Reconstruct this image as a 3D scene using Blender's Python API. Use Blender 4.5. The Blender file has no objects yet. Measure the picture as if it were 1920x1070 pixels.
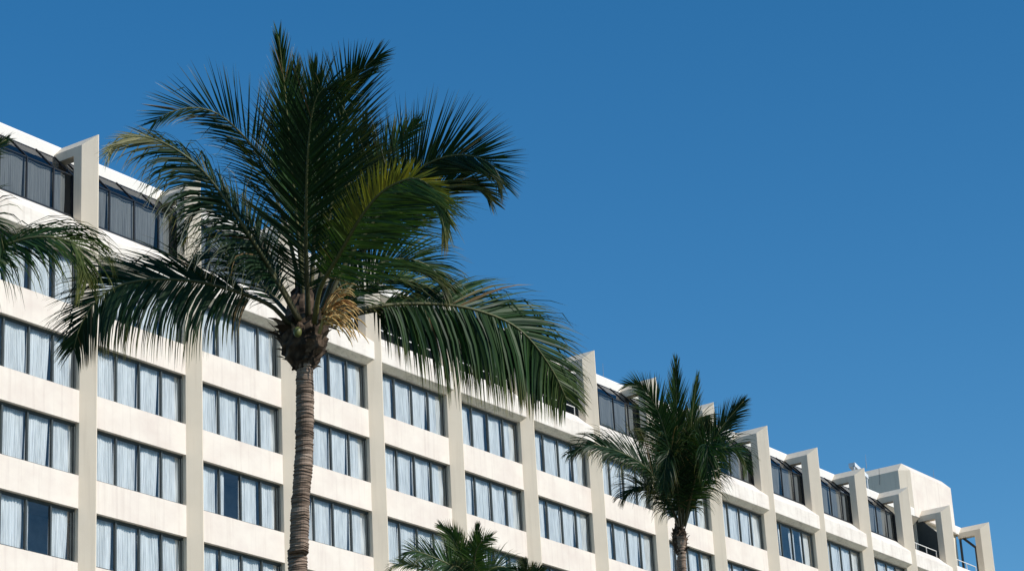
import bpy, bmesh, math, random
from mathutils import Vector, Matrix, noise
SC = bpy.context.scene
COL = SC.collection
G = 33.0                 # height of the top of the first full window row above the ground
W = 5.343                # bay pitch
NOSE_X, NOSE_Y = 0.36, 0.45
WH = 1.858               # window height
WX = -4.52               # left side of a window opening, measured from the right one
FH = 3.0                 # storey height
LAST = 14
# ------------------------------------------------------------------ materials
def mat(name):
    m = bpy.data.materials.new(name); m.use_nodes = True
    nt = m.node_tree; b = nt.nodes['Principled BSDF']
    return m, nt, b
def N(nt, t, **kw):
    n = nt.nodes.new(t)
    for k, v in kw.items():
        if k in n.inputs: n.inputs[k].default_value = v
        else: setattr(n, k, v)
    return n
def ramp(nt, fac, stops):
    r = nt.nodes.new('ShaderNodeValToRGB')
    while len(r.color_ramp.elements) > 1: r.color_ramp.elements.remove(r.color_ramp.elements[-1])
    r.color_ramp.elements[0].position = stops[0][0]; r.color_ramp.elements[0].color = (*stops[0][1], 1)
    for p, c in stops[1:]:
        e = r.color_ramp.elements.new(p); e.color = (*c, 1)
    nt.links.new(fac, r.inputs[0]); return r
def mixc(nt, fac, a, b, mode='MIX'):
    m = nt.nodes.new('ShaderNodeMix'); m.data_type = 'RGBA'; m.blend_type = mode
    for i, v in ((0, fac), (6, a), (7, b)):
        if hasattr(v, 'default_value') or hasattr(v, 'is_linked'): nt.links.new(v, m.inputs[i])
        else: m.inputs[i].default_value = v if i == 0 else (*v, 1)
    return m.outputs[2]
def texco(nt, scale):
    t = nt.nodes.new('ShaderNodeTexCoord'); mp = nt.nodes.new('ShaderNodeMapping')
    mp.inputs['Scale'].default_value = scale
    nt.links.new(t.outputs['Object'], mp.inputs[0]); return mp.outputs[0]
def noise_n(nt, vec, scale, detail=4, rough=.6):
    n = nt.nodes.new('ShaderNodeTexNoise'); n.inputs['Scale'].default_value = scale
    n.inputs['Detail'].default_value = detail; n.inputs['Roughness'].default_value = rough
    nt.links.new(vec, n.inputs['Vector']); return n.outputs[0]
def stucco(name, col, stain, stain_amt, streak_amt, geo=True, grime=0.0):
    m, nt, b = mat(name)
    g = nt.nodes.new('ShaderNodeNewGeometry')
    def mp(s):
        q = nt.nodes.new('ShaderNodeMapping'); q.inputs['Scale'].default_value = s
        nt.links.new(g.outputs['Position'], q.inputs[0]); return q.outputs[0]
    blot = noise_n(nt, mp((.5, .5, .6)), 1.3, 6, .62)
    r1 = ramp(nt, blot, [(.40, (0, 0, 0)), (.72, (1, 1, 1))])
    m1 = nt.nodes.new('ShaderNodeMath'); m1.operation = 'MULTIPLY'; m1.inputs[1].default_value = stain_amt
    nt.links.new(r1.outputs[0], m1.inputs[0])
    c = mixc(nt, m1.outputs[0], col, stain)
    st = noise_n(nt, mp((4.5, 4.5, .22)), 1.0, 5, .6)
    r2 = ramp(nt, st, [(.52, (0, 0, 0)), (.78, (1, 1, 1))])
    m2 = nt.nodes.new('ShaderNodeMath'); m2.operation = 'MULTIPLY'; m2.inputs[1].default_value = streak_amt
    nt.links.new(r2.outputs[0], m2.inputs[0])
    c = mixc(nt, m2.outputs[0], c, (stain[0]*.75, stain[1]*.72, stain[2]*.7))
    if grime:
        gr = noise_n(nt, mp((1.6, 1.6, 5)), 1.6, 8, .75)
        r3 = ramp(nt, gr, [(.50, (0, 0, 0)), (.66, (1, 1, 1))])
        m3 = nt.nodes.new('ShaderNodeMath'); m3.operation = 'MULTIPLY'; m3.inputs[1].default_value = grime
        nt.links.new(r3.outputs[0], m3.inputs[0])
        c = mixc(nt, m3.outputs[0], c, (.17, .15, .12))
    nt.links.new(c, b.inputs['Base Color'])
    b.inputs['Roughness'].default_value = .85
    b.inputs['Specular IOR Level'].default_value = .2
    fine = noise_n(nt, mp((1, 1, 1)), 30, 4, .6)
    bp = nt.nodes.new('ShaderNodeBump'); bp.inputs['Strength'].default_value = .25; bp.inputs['Distance'].default_value = .01
    nt.links.new(fine, bp.inputs['Height']); nt.links.new(bp.outputs[0], b.inputs['Normal'])
    return m
M = {}
M['white'] = stucco('white_stucco', (.80, .72, .63), (.64, .53, .47), .60, .38)
M['parapet'] = stucco('weathered_white_paint', (.83, .765, .685), (.62, .54, .475), .6, .55, grime=.10)
M['fascia'] = stucco('white_roof_paint', (.80, .76, .70), (.70, .64, .58), .3, .2)
M['beige'] = stucco('beige_stucco', (.78, .68, .545), (.68, .585, .46), .4, .35)
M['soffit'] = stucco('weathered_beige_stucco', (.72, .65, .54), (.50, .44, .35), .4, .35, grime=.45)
def simple(name, col, rough=.6, metal=0, spec=.5, var=0):
    m, nt, b = mat(name)
    b.inputs['Roughness'].default_value = rough; b.inputs['Metallic'].default_value = metal
    b.inputs['Specular IOR Level'].default_value = spec
    n = noise_n(nt, texco(nt, (1, 1, 1)), 3.0, 4)
    d = tuple(x*.75 for x in col)
    r = ramp(nt, n, [(.35, col), (.7, d)])
    nt.links.new(r.outputs[0], b.inputs['Base Color']); return m
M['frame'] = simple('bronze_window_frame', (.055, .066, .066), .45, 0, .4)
M['frame2'] = simple('dark_glazing_bar', (.018, .02, .024), .4, 0, .4)
M['rail'] = simple('white_rail_paint', (.8, .78, .74), .5)
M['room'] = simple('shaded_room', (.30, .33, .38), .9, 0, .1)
M['door'] = simple('dark_sliding_door', (.02, .021, .02), .35)
M['doorglass'] = simple('dark_door_glass', (.03, .035, .035), .12, 0, .6)
M['roof'] = simple('grey_roof_felt', (.3, .29, .27), .9, 0, .2)
M['rod'] = simple('grey_metal_rod', (.15, .15, .16), .5, .5)
M['rust'] = simple('rust', (.30, .12, .05), .9, 0, .1)
M['panelw'] = simple('white_sheet', (.8, .82, .84), .35)
def curtain_mat(name, col, tr):
    m, nt, b = mat(name); b.inputs['Roughness'].default_value = .9; b.inputs['Specular IOR Level'].default_value = .05
    n = noise_n(nt, texco(nt, (17, 3, .7)), 1.0, 3)
    r = ramp(nt, n, [(.38, col), (.68, tuple(x*.70 for x in col))])
    nt.links.new(r.outputs[0], b.inputs['Base Color'])
    t = nt.nodes.new('ShaderNodeBsdfTranslucent'); nt.links.new(r.outputs[0], t.inputs[0])
    mx = nt.nodes.new('ShaderNodeMixShader'); mx.inputs[0].default_value = tr
    nt.links.new(b.outputs[0], mx.inputs[1]); nt.links.new(t.outputs[0], mx.inputs[2])
    nt.links.new(mx.outputs[0], nt.nodes['Material Output'].inputs[0]); return m
M['curtain'] = curtain_mat('white_curtain', (.90, .90, .87), .14)
M['curtain_g'] = curtain_mat('grey_sheer_curtain', (.66, .64, .60), .2)
def glass_mat(name, tint, ior=1.5, gain=1.0):
    m = bpy.data.materials.new(name); m.use_nodes = True; nt = m.node_tree
    nt.nodes.remove(nt.nodes['Principled BSDF'])
    tr = N(nt, 'ShaderNodeBsdfTransparent', Color=(*tint, 1))
    gl = N(nt, 'ShaderNodeBsdfGlossy', Roughness=.02); gl.inputs['Color'].default_value = (.95, .97, 1, 1)
    fr = nt.nodes.new('ShaderNodeFresnel')
    ge = nt.nodes.new('ShaderNodeNewGeometry'); mr_ = nt.nodes.new('ShaderNodeMapRange')
    mr_.inputs['To Min'].default_value = ior; mr_.inputs['To Max'].default_value = 1/ior
    nt.links.new(ge.outputs['Backfacing'], mr_.inputs['Value']); nt.links.new(mr_.outputs[0], fr.inputs['IOR'])
    n = noise_n(nt, texco(nt, (1, 1, 1)), .9, 2)
    bp = nt.nodes.new('ShaderNodeBump'); bp.inputs['Strength'].default_value = .08; bp.inputs['Distance'].default_value = .05
    nt.links.new(n, bp.inputs['Height']); nt.links.new(bp.outputs[0], gl.inputs['Normal'])
    mu = nt.nodes.new('ShaderNodeMath'); mu.operation = 'MULTIPLY'; mu.inputs[1].default_value = gain; mu.use_clamp = True
    nt.links.new(fr.outputs[0], mu.inputs[0])
    mx = nt.nodes.new('ShaderNodeMixShader'); nt.links.new(mu.outputs[0], mx.inputs[0])
    nt.links.new(tr.outputs[0], mx.inputs[1]); nt.links.new(gl.outputs[0], mx.inputs[2])
    nt.links.new(mx.outputs[0], nt.nodes['Material Output'].inputs[0]); return m
M['glass'] = glass_mat('pale_blue_window_glass', (.91, .945, .97), 1.5, 1.5)
M['glass_p'] = glass_mat('grey_tinted_glass', (.52, .55, .57), 1.5, 1.0)
M['glass_s'] = glass_mat('dark_tinted_glass', (.30, .34, .38), 1.5, .55)
def leaf_mat():
    m, nt, b = mat('palm_leaflet')
    at = nt.nodes.new('ShaderNodeAttribute'); at.attribute_name = 'tint'
    nt.links.new(at.outputs['Color'], b.inputs['Base Color'])
    b.inputs['Roughness'].default_value = .45; b.inputs['Specular IOR Level'].default_value = .2
    t = nt.nodes.new('ShaderNodeBsdfTranslucent')
    c = mixc(nt, 1.0, at.outputs['Color'], (.75, 1.0, .35), 'MULTIPLY'); nt.links.new(c, t.inputs[0])
    mx = nt.nodes.new('ShaderNodeMixShader'); mx.inputs[0].default_value = .28
    nt.links.new(b.outputs[0], mx.inputs[1]); nt.links.new(t.outputs[0], mx.inputs[2])
    nt.links.new(mx.outputs[0], nt.nodes['Material Output'].inputs[0]); return m
M['leaf'] = leaf_mat()
def attr_mat(name, rough):
    m, nt, b = mat(name)
    at = nt.nodes.new('ShaderNodeAttribute'); at.attribute_name = 'tint'
    n = noise_n(nt, texco(nt, (14, 14, 5)), 2.0, 5, .7)
    r = ramp(nt, n, [(.3, (.55, .55, .55)), (.7, (1.15, 1.12, 1.05))])
    c = mixc(nt, 1.0, at.outputs['Color'], r.outputs[0], 'MULTIPLY')
    nt.links.new(c, b.inputs['Base Color']); b.inputs['Roughness'].default_value = rough
    b.inputs['Specular IOR Level'].default_value = .25; return m
M['midrib'] = attr_mat('palm_midrib', .5)
M['fibre'] = attr_mat('palm_fibre', .9)
def bark_mat():
    m, nt, b = mat('palm_bark')
    v = texco(nt, (1, 1, 1)); n = noise_n(nt, texco(nt, (2.2, 2.2, 30)), 1.0, 5, .65)
    r = ramp(nt, n, [(.30, (.07, .052, .042)), (.45, (.25, .185, .145)), (.66, (.46, .36, .295))])
    n2 = noise_n(nt, v, 1.7, 4, .6); r2 = ramp(nt, n2, [(.35, (.55, .5, .47)), (.65, (1.1, 1.08, 1.05))])
    c = mixc(nt, 1.0, r.outputs[0], r2.outputs[0], 'MULTIPLY')
    nt.links.new(c, b.inputs['Base Color']); b.inputs['Roughness'].default_value = .9
    b.inputs['Specular IOR Level'].default_value = .15
    bp = nt.nodes.new('ShaderNodeBump'); bp.inputs['Strength'].default_value = .8; bp.inputs['Distance'].default_value = .02
    nt.links.new(n, bp.inputs['Height']); nt.links.new(bp.outputs[0], b.inputs['Normal']); return m
M['bark'] = bark_mat()
def ground_mat():
    m, nt, b = mat('pale_paving_and_lawn')
    g = nt.nodes.new('ShaderNodeNewGeometry')
    n = noise_n(nt, g.outputs['Position'], .05, 6, .6)
    r = ramp(nt, n, [(.42, (.14, .13, .105)), (.50, (.08, .09, .055)), (.60, (.045, .065, .03))])
    nt.links.new(r.outputs[0], b.inputs['Base Color']); b.inputs['Roughness'].default_value = .9; return m
M['ground'] = ground_mat()
# ------------------------------------------------------------------ mesh helpers
class MB:
    def __init__(s): s.v = []; s.f = []; s.c = []
    def quad(s, *p):
        i = len(s.v); s.v += [tuple(q) for q in p]; s.f.append(tuple(range(i, i+len(p))))
    def box(s, x0, x1, y0, y1, z0, z1):
        i = len(s.v)
        s.v += [(x0,y0,z0),(x1,y0,z0),(x1,y1,z0),(x0,y1,z0),(x0,y0,z1),(x1,y0,z1),(x1,y1,z1),(x0,y1,z1)]
        s.f += [tuple(i+j for j in q) for q in ((0,3,2,1),(4,5,6,7),(0,1,5,4),(1,2,6,5),(2,3,7,6),(3,0,4,7))]
    def prism_x(s, prof, x0, x1):        # prof: (y, z) outline, extruded along x
        i = len(s.v); n = len(prof)
        s.v += [(x0, y, z) for y, z in prof] + [(x1, y, z) for y, z in prof]
        s.f += [(i+j, i+(j+1) % n, i+n+(j+1) % n, i+n+j) for j in range(n)]
        s.f += [tuple(i+j for j in range(n))[::-1], tuple(i+n+j for j in range(n))]
    def tube(s, pts, rads, n=6, tint=None, cap=True):
        base = len(s.v); up = Vector((.3, .2, 1))
        for k, p in enumerate(pts):
            a = pts[max(k-1, 0)]; b = pts[min(k+1, len(pts)-1)]
            t = (Vector(b)-Vector(a)).normalized(); u = t.cross(up)
            if u.length < 1e-3: u = t.cross(Vector((1, 0, 0)))
            u.normalize(); w = t.cross(u)
            for j in range(n):
                an = 2*math.pi*j/n
                s.v.append(tuple(Vector(p)+(u*math.cos(an)+w*math.sin(an))*rads[k]))
                if tint: s.c.append(tint if not callable(tint) else tint(k))
        for k in range(len(pts)-1):
            for j in range(n):
                a = base+k*n+j; b = base+k*n+(j+1) % n
                s.f.append((a, b, b+n, a+n))
        if cap:
            s.f.append(tuple(base+j for j in range(n))[::-1])
            s.f.append(tuple(base+(len(pts)-1)*n+j for j in range(n)))
    def mesh(s, name, m, smooth=False, keep=False):
        me = bpy.data.meshes.new(name); me.from_pydata(s.v, [], s.f)
        bm = bmesh.new(); bm.from_mesh(me)
        if not s.c and not keep: bmesh.ops.recalc_face_normals(bm, faces=bm.faces)
        bm.to_mesh(me); bm.free()
        me.materials.append(m)
        if s.c:
            a = me.color_attributes.new('tint', 'FLOAT_COLOR', 'POINT')
            a.data.foreach_set('color', [q for c in s.c for q in (c[0], c[1], c[2], 1.0)])
        if smooth: me.polygons.foreach_set('use_smooth', [True]*len(me.polygons))
        me.update(); return me
def link(name, me, parent=None, loc=(0, 0, 0)):
    o = bpy.data.objects.new(name, me); COL.objects.link(o)
    o.parent = parent; o.location = loc; return o
def thing(name, label, cat, loc, group=None):
    o = bpy.data.objects.new(name, None); COL.objects.link(o); o.location = loc
    o.empty_display_size = .5
    o['label'] = label; o['category'] = cat
    if group: o['group'] = group
    return o
# ------------------------------------------------------------------ ground
mb = MB(); mb.quad((-3000, -3000, 0), (3000, -3000, 0), (3000, 3000, 0), (-3000, 3000, 0))
g = link('ground', mb.mesh('ground', M['ground'])); g['kind'] = 'structure'
# ------------------------------------------------------------------ hotel
hotel = thing('hotel_building', 'long white and beige concrete hotel with curtained windows and rooftop frames behind the palms', 'building', (0, 0, 0))
X0 = -2*W; X1 = LAST*W
# wall: one band between every two window rows, and strips beside the windows
mb = MB(); nrows = 11
for r in range(nrows):
    zt = G - r*FH - WH
    zb = max(zt - (FH - WH), 0.0)
    if r == nrows-1: zb = 0
    for k in range(-1, LAST+1):
        mb.box((k-1)*W+.37, k*W-.0+.012, .003, .34, zb, zt)
    for k in range(-1, LAST+1):
        mb.box((k-1)*W+.372, (k-1)*W+W+WX, .005, .338, zt+.002, zt+WH-.002)
link('wall', mb.mesh('wall', M['white']), hotel)
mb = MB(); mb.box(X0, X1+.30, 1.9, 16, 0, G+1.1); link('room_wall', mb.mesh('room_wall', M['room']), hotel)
mb = MB()
for r in range(nrows):
    z = G - r*FH + .12
    mb.box(X0, X1+.3, .345, 1.9, z, z+.25)
link('floor_slab', mb.mesh('floor_slab', M['roof']), hotel)
# piers: wedge section, mitred at the top into the roof beam
prof = [(0, -.38), (0, 0), (NOSE_X, NOSE_Y), (NOSE_X+.035, NOSE_Y), (NOSE_X+.035, -.38)]
def zc(o): return G + 4.27 + .85*o
mbp = MB(); n = len(prof)
mbp.v = [(x, -o, 0) for x, o in prof] + [(x, -o, zc(o)) for x, o in prof]
mbp.f = [(j, (j+1) % n, n+(j+1) % n, n+j) for j in range(n)]
pier_me = mbp.mesh('pier', M['beige'])
mbb = MB()
mbb.v = [(x, -o, zc(o)) for x, o in prof] + [(x, 1.46, zc(o)) for x, o in prof]
mbb.f = [(j, (j+1) % n, n+(j+1) % n, n+j) for j in range(n)] + [tuple(range(n, 2*n))]
beam_me = mbb.mesh('roof_beam', M['beige'])
for k in range(-1, LAST+1):
    p = link('pier', pier_me, hotel, (k*W, 0, 0)); link('roof_beam', beam_me, p)
# parapets of the top floor
pp = [(.45, 1.62), (-.235, .97), (-.25, .945), (-.25, .26), (-.24, .235), (.002, .03), (.36, .03), (.36, 1.1), (.62, 1.1), (.62, 1.62)]
mb = MB(); mb.prism_x([(y, G+z) for y, z in pp], -W+.392, .22)
par_me = mb.mesh('parapet', M['parapet'])
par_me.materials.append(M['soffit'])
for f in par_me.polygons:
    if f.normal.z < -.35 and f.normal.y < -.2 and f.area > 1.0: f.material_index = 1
for k in range(-1, LAST+1): link('parapet', par_me, hotel, (k*W, 0, 0))
# roof edge and slab
mb = MB()
mb.prism_x([(1.36, G+4.18), (1.35, G+4.60), (1.38, G+4.675), (1.80, G+4.675), (1.80, G+4.18)], X0, X1+.39)
link('roof_fascia', mb.mesh('roof_fascia', M['fascia']), hotel)
mb = MB(); mb.box(X0, X1+.38, 1.801, 16, G+4.1, G+4.4); link('roof_slab', mb.mesh('roof_slab', M['roof']), hotel)
# side walls of the top floor rooms
mb = MB(); mb.prism_x([(.43, G+1.0), (.43, G+3.17), (1.40, G+4.16), (2.6, G+4.09), (2.6, G+1.0)], .06, .33)
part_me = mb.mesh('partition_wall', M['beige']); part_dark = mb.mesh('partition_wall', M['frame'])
BALC = {3, 4, 5, 6, 13, 14}
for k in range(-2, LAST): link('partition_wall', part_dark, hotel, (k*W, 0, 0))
mb = MB(); mb.box(X0, X1-W, 3.6, 3.8, G+1.1, G+4.1); mb.box(X1-W, X1+.1, 1.62, 1.799, G+1.1, G+4.18)
link('top_floor_wall', mb.mesh('top_floor_wall', M['beige']), hotel)
# top floor: glazed bays and balconies
BALC = {3, 4, 5, 6, 13, 14}
def seg_bar(mb, x, y0, z0, y1, z1, w=.05, d=.06):    # a bar in the plane of a constant x
    a = Vector((0, y1-y0, z1-z0)).normalized(); nrm = Vector((0, a.z, -a.y))*d
    i = len(mb.v)
    for (y, z) in ((y0, z0), (y1, z1)):
        for sx in (-w/2, w/2):
            for sn in (-.4, .6):
                mb.v.append((x+sx, y+nrm.y*sn*-1, z+nrm.z*sn*-1))
    mb.f += [tuple(i+j for j in q) for q in ((0,1,3,2),(4,6,7,5),(0,2,6,4),(1,5,7,3),(0,4,5,1),(2,3,7,6))]
GY, GZ0, GZ1, FY, FZ = .47, 1.62, 3.23, 1.36, 4.20
mul = [-.90, -2.18, -3.46, -4.74]
mb = MB()
for x in mul + [.02]: 
    seg_bar(mb, x, GY, G+GZ0, GY, G+GZ1, .055); seg_bar(mb, x, GY, G+GZ1, FY, G+FZ, .045)
mb.box(-4.77, .05, GY-.03, GY+.05, G+GZ0, G+GZ0+.07)
mb.box(-4.77, .05, GY-.012, GY+.03, G+GZ1-.02, G+GZ1+.02)
mb.box(-4.77, .05, FY-.05, FY+.0, G+FZ-.07, G+FZ-.02)
pent_frame = mb.mesh('penthouse_window', M['frame2'])
mb = MB()
mb.quad((-4.95, GY, G+GZ0), (.05, GY, G+GZ0), (.05, GY, G+GZ1), (-4.95, GY, G+GZ1))
mb.quad((-4.95, GY, G+GZ1), (.05, GY, G+GZ1), (.05, FY, G+FZ), (-4.95, FY, G+FZ))
pent_glass = mb.mesh('glass', M['glass_p'], keep=True); pent_glass.materials.append(M['glass_s']); pent_glass.polygons[1].material_index = 1
def curtain_mesh(seed, panes, zt, zb, y, mt, fold=.034, gapchance=.2, side=.05, opened=(), top=.0):
    rnd = random.Random(seed); mb = MB()
    for pi, (a, b) in enumerate(panes):
        wd = b-a; spans = []
        if pi in opened: spans = [(a+.02, a+.02+wd*rnd.uniform(.12, .45))]
        elif rnd.random() < gapchance:
            c = rnd.uniform(.4, .7); g_ = rnd.uniform(.04, .22)
            spans = [(a+.01, a+wd*c-g_/2), (a+wd*c+g_/2, b-.02)]
        else: spans = [(a+rnd.uniform(0, .04), b-rnd.uniform(0, side))]
        for (s0, s1) in spans:
            nc = max(8, int((s1-s0)/.016)); ph = rnd.uniform(0, 6); wl = rnd.uniform(.085, .125)
            lean = rnd.uniform(-.10, .10); pinch = rnd.uniform(-.05, .16)
            cols = []
            ph2 = [0]
            for i in range(nc+1): ph2.append(ph2[-1]+rnd.uniform(.6, 1.4))
            for i in range(nc+1):
                t = i/nc; col = []
                for j, (h, amp) in enumerate(((0, .55), (.25, .9), (.6, 1.15), (1, 1.3))):
                    x = s0+(s1-s0)*t
                    x += (lean*h + (0.5-t)*pinch*h*h)
                    x = min(max(x, a-.02), b+.02)
                    ang = ph + ph2[i]*.016/wl*6.28 + h*1.3*math.sin(t*5+ph)
                    yy = y + fold*amp*math.sin(ang)*(.35+.65*abs(math.sin(t*4.3+ph*1.7+pi))) + .02*math.sin(t*9+ph*2+h)
                    col.append((x, yy, zt-(zt-zb)*h))
                cols.append(col)
            base = len(mb.v)
            for col in cols: mb.v += col
            for i in range(nc):
                for j in range(3):
                    p = base+i*4+j; mb.f.append((p, p+4, p+5, p+1))
    return mb.mesh('curtain', mt, True)
pp_panes = [(mul[i+1]+.03, mul[i]-.03) for i in range(3)]
for k in range(-1, LAST+1):
    if k in BALC: continue
    w = link('penthouse_window', pent_frame, hotel, (k*W, 0, 0))
    link('glass', pent_glass, w)
    cm = curtain_mesh(500+k, pp_panes[::-1]+[(-.87, -.20)], G+GZ1-.02, G+GZ0+.03, GY+.13, M['curtain_g'], .02, .0, side=.01, opened=() if k != 9 else (1,))
    link('curtain', cm, w)
# balconies
mb = MB()
mb.box(-W+.42, -.14, .47, .51, G+2.0, G+2.035)
for x in (-.16, -1.45, -2.75, -4.05): mb.box(x-.018, x+.018, .475, .505, G+1.62, G+2.0)
rail_me = mb.mesh('balcony_railing', M['rail'])
mb = MB(); 
mb.prism_x([(1.37, G+4.179), (1.75, G+3.82), (2.6, G+3.80), (2.6, G+4.09), (1.8, G+4.09)], -W+.4, .0)
ceil_me = mb.mesh('balcony_ceiling', M['beige'])
mb = MB()
for i in range(5): mb.box(-W+.5+i*1.2, -W+.56+i*1.2, 2.42, 2.5, G+1.1, G+3.79)
mb.box(-W+.4, 0, 2.42, 2.5, G+3.62, G+3.79)
mb.box(-W+.4, 0, 2.42, 2.5, G+2.45, G+2.50)
door_me = mb.mesh('balcony_door', M['door'])
mb = MB(); mb.quad((-W+.4, 2.46, G+1.1), (0.05, 2.46, G+1.1), (.05, 2.46, G+3.7), (-W+.4, 2.46, G+3.7)); dglass = mb.mesh('door_glass', M['doorglass'])
for k in sorted(BALC):
    link('balcony_railing', rail_me, hotel, (k*W, 0, 0))
    if k != 14:
        link('balcony_ceiling', ceil_me, hotel, (k*W, 0, 0))
        d = link('balcony_door', door_me, hotel, (k*W, 0, 0)); link('door_glass', dglass, d)
# open dark steel screen closing the end of the last terrace
mb = MB()
seg_bar(mb, X1+.2, .50, G+1.4, .50, G+3.25, .10, .12); seg_bar(mb, X1+.2, 1.42, G+1.2, 1.42, G+4.15, .10, .12)
seg_bar(mb, X1+.2, .50, G+3.25, 1.40, G+4.14, .10, .14)
link('end_screen_frame', mb.mesh('end_screen_frame', M['frame2']), hotel)
# full windows of the floors below
fx = [0, -1.08, -2.20, -3.36, WX]
mb = MB()
mb.box(WX, -.003, .17, .25, -.07, -.004); mb.box(WX, -.003, .17, .25, -WH+.004, -WH+.06)
mb.box(-.075, -.003, .165, .255, -WH+.06, -.07); mb.box(WX+.003, WX+.07, .165, .255, -WH+.06, -.07)
for x in fx[1:4]: mb.box(x-.045, x+.028, .165, .25, -WH+.06, -.07)
for a, b in zip(fx[1:], fx[:-1]):      # sliding sash edges
    mb.box(a+.03, b-.05, .20, .235, -.115, -.07); mb.box(a+.03, b-.05, .20, .235, -WH+.06, -WH+.095)
mb.box(-.16, -.125, .20, .24, -WH+.06, -.07)
win_me = mb.mesh('window', M['frame'])
mb = MB(); mb.quad((WX+.06, .215, -WH+.05), (-.07, .215, -WH+.05), (-.07, .215, -.07), (WX+.06, .215, -.07))
glass_me = mb.mesh('glass', M['glass'], keep=True)
panes = [(fx[i+1]+.04, fx[i]-.05) for i in range(4)][::-1]
curt = [curtain_mesh(s, panes, -.03, -WH+.02, .345, M['curtain'], .042, .08, opened=o) for s, o in
        ((1, ()), (2, ()), (3, ()), (4, (2,)), (5, ()), (6, ()), (7, (1,)), (8, ()), (9, ()))]
rb = random.Random(4)
VISIBLE = [(0, 1), (0, 2), (0, 3), (0, 4), (0, 5), (1, 1), (1, 2), (1, 3), (1, 4), (2, 1), (2, 2), (2, 3), (2, 4), (3, 1), (3, 2), (3, 3), (3, 4), (4, 1), (4, 2), (4, 3), (4, 4), (5, 1), (5, 2), (5, 3), (6, 1), (6, 2), (6, 3), (7, 1), (7, 2), (7, 3), (8, 1), (8, 2), (9, 1), (9, 2), (10, 1), (10, 2), (11, 1), (12, 1), (13, 1), (14, 1)]
for (k, r) in VISIBLE:
    w = link('window', win_me, hotel, (k*W, 0, G-(r-1)*FH))
    link('glass', glass_me, w)
    ci = rb.choice((0, 1, 2, 4, 5, 7, 8, 0, 1, 2, 4))
    if (k, r) == (2, 3): ci = 6
    if (k, r) == (0, 4): ci = 3
    if (k, r) == (10, 1):
        link('curtain', curtain_mesh(77, panes, -.03, -WH+.02, .40, M['curtain'], .034, 0, opened=(0, 1, 2)), w); continue
    link('curtain', curt[ci], w)
# the floors below the picture, built plainly
vis = set(VISIBLE); mb = MB(); mg = MB()
for r in range(1, nrows+1):
    for k in range(-1, LAST+1):
        if (k, r) in vis: continue
        z = G-(r-1)*FH; x = k*W
        mb.quad((x+WX, .40, z-WH), (x, .40, z-WH), (x, .40, z), (x+WX, .40, z))
        for q in fx[1:4]: mg.box(x+q-.04, x+q+.03, .17, .25, z-WH, z)
        mg.box(x+WX, x, .17, .25, z-.07, z-.002)
o = link('lower_curtain', mb.mesh('lower_curtain', M['curtain']), hotel); o['kind'] = 'stuff'
o = link('lower_window', mg.mesh('lower_window', M['frame']), hotel); o['kind'] = 'stuff'
# roof tower with chamfered edges
bm = bmesh.new(); bmesh.ops.create_cube(bm, size=1)
tx0, tx1, ty0, ty1, tz0, tz1 = 68.40, 74.85, 1.34, 9.0, G+4.2, G+7.45
for v in bm.verts:
    v.co = Vector((tx0 if v.co.x < 0 else tx1, ty0 if v.co.y < 0 else ty1, tz0 if v.co.z < 0 else tz1))
ed = [e for e in bm.edges if not all(v.co.z < G+5 for v in e.verts)]
bmesh.ops.bevel(bm, geom=ed, offset=.52, segments=1, affect='EDGES', profile=.5)
me = bpy.data.meshes.new('roof_tower'); bm.to_mesh(me); bm.free()
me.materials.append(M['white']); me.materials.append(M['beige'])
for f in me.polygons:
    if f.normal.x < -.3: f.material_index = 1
tower = link('roof_tower', me, hotel)
mb = MB(); rr = random.Random(3)
mb.quad((68.452, 3.40, G+7.06), (68.452, 3.66, G+7.02), (68.50, 3.62, G+7.13), (68.50, 3.44, G+7.15))
# lightning rods and a tilted white sheet on the roof
for (x, y, z0, z1) in ((37.0, 2.0, 4.4, 5.75), (67.9, 3.6, 7.3, 8.15), (73.6, 2.0, 7.4, 8.1)):
    mb = MB(); mb.tube([(x, y, G+z0), (x+.02, y, G+(z0+z1)/2), (x+.05, y, G+z1)], [.016, .012, .006], 5)
    link('lightning_rod', mb.mesh('lightning_rod', M['rod']), hotel)
mb = MB()
i = 0
mb.tube([(68.40, 3.05, G+7.3), (68.36, 3.05, G+6.9), (68.35, 3.1, G+6.3)], [.012]*3, 4)
link('loose_cable', mb.mesh('loose_cable', M['rod']), hotel)
mb = MB()
mb.box(62.92, 62.98, 1.95, 2.02, G+4.4, G+6.1)
mb.prism_x([(1.9, G+6.05), (1.9, G+6.27), (2.3, G+6.27), (2.3, G+6.05)], 0, 1.55)
for i in range(8, 16):
    x, y, z = mb.v[i]; mb.v[i] = (62.92+x, y, z-x*.28)
mb.box(64.36, 64.42, 1.95, 2.02, G+4.4, G+5.7)
link('roof_hatch_panel', mb.mesh('roof_hatch_panel', M['panelw']), hotel)
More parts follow.
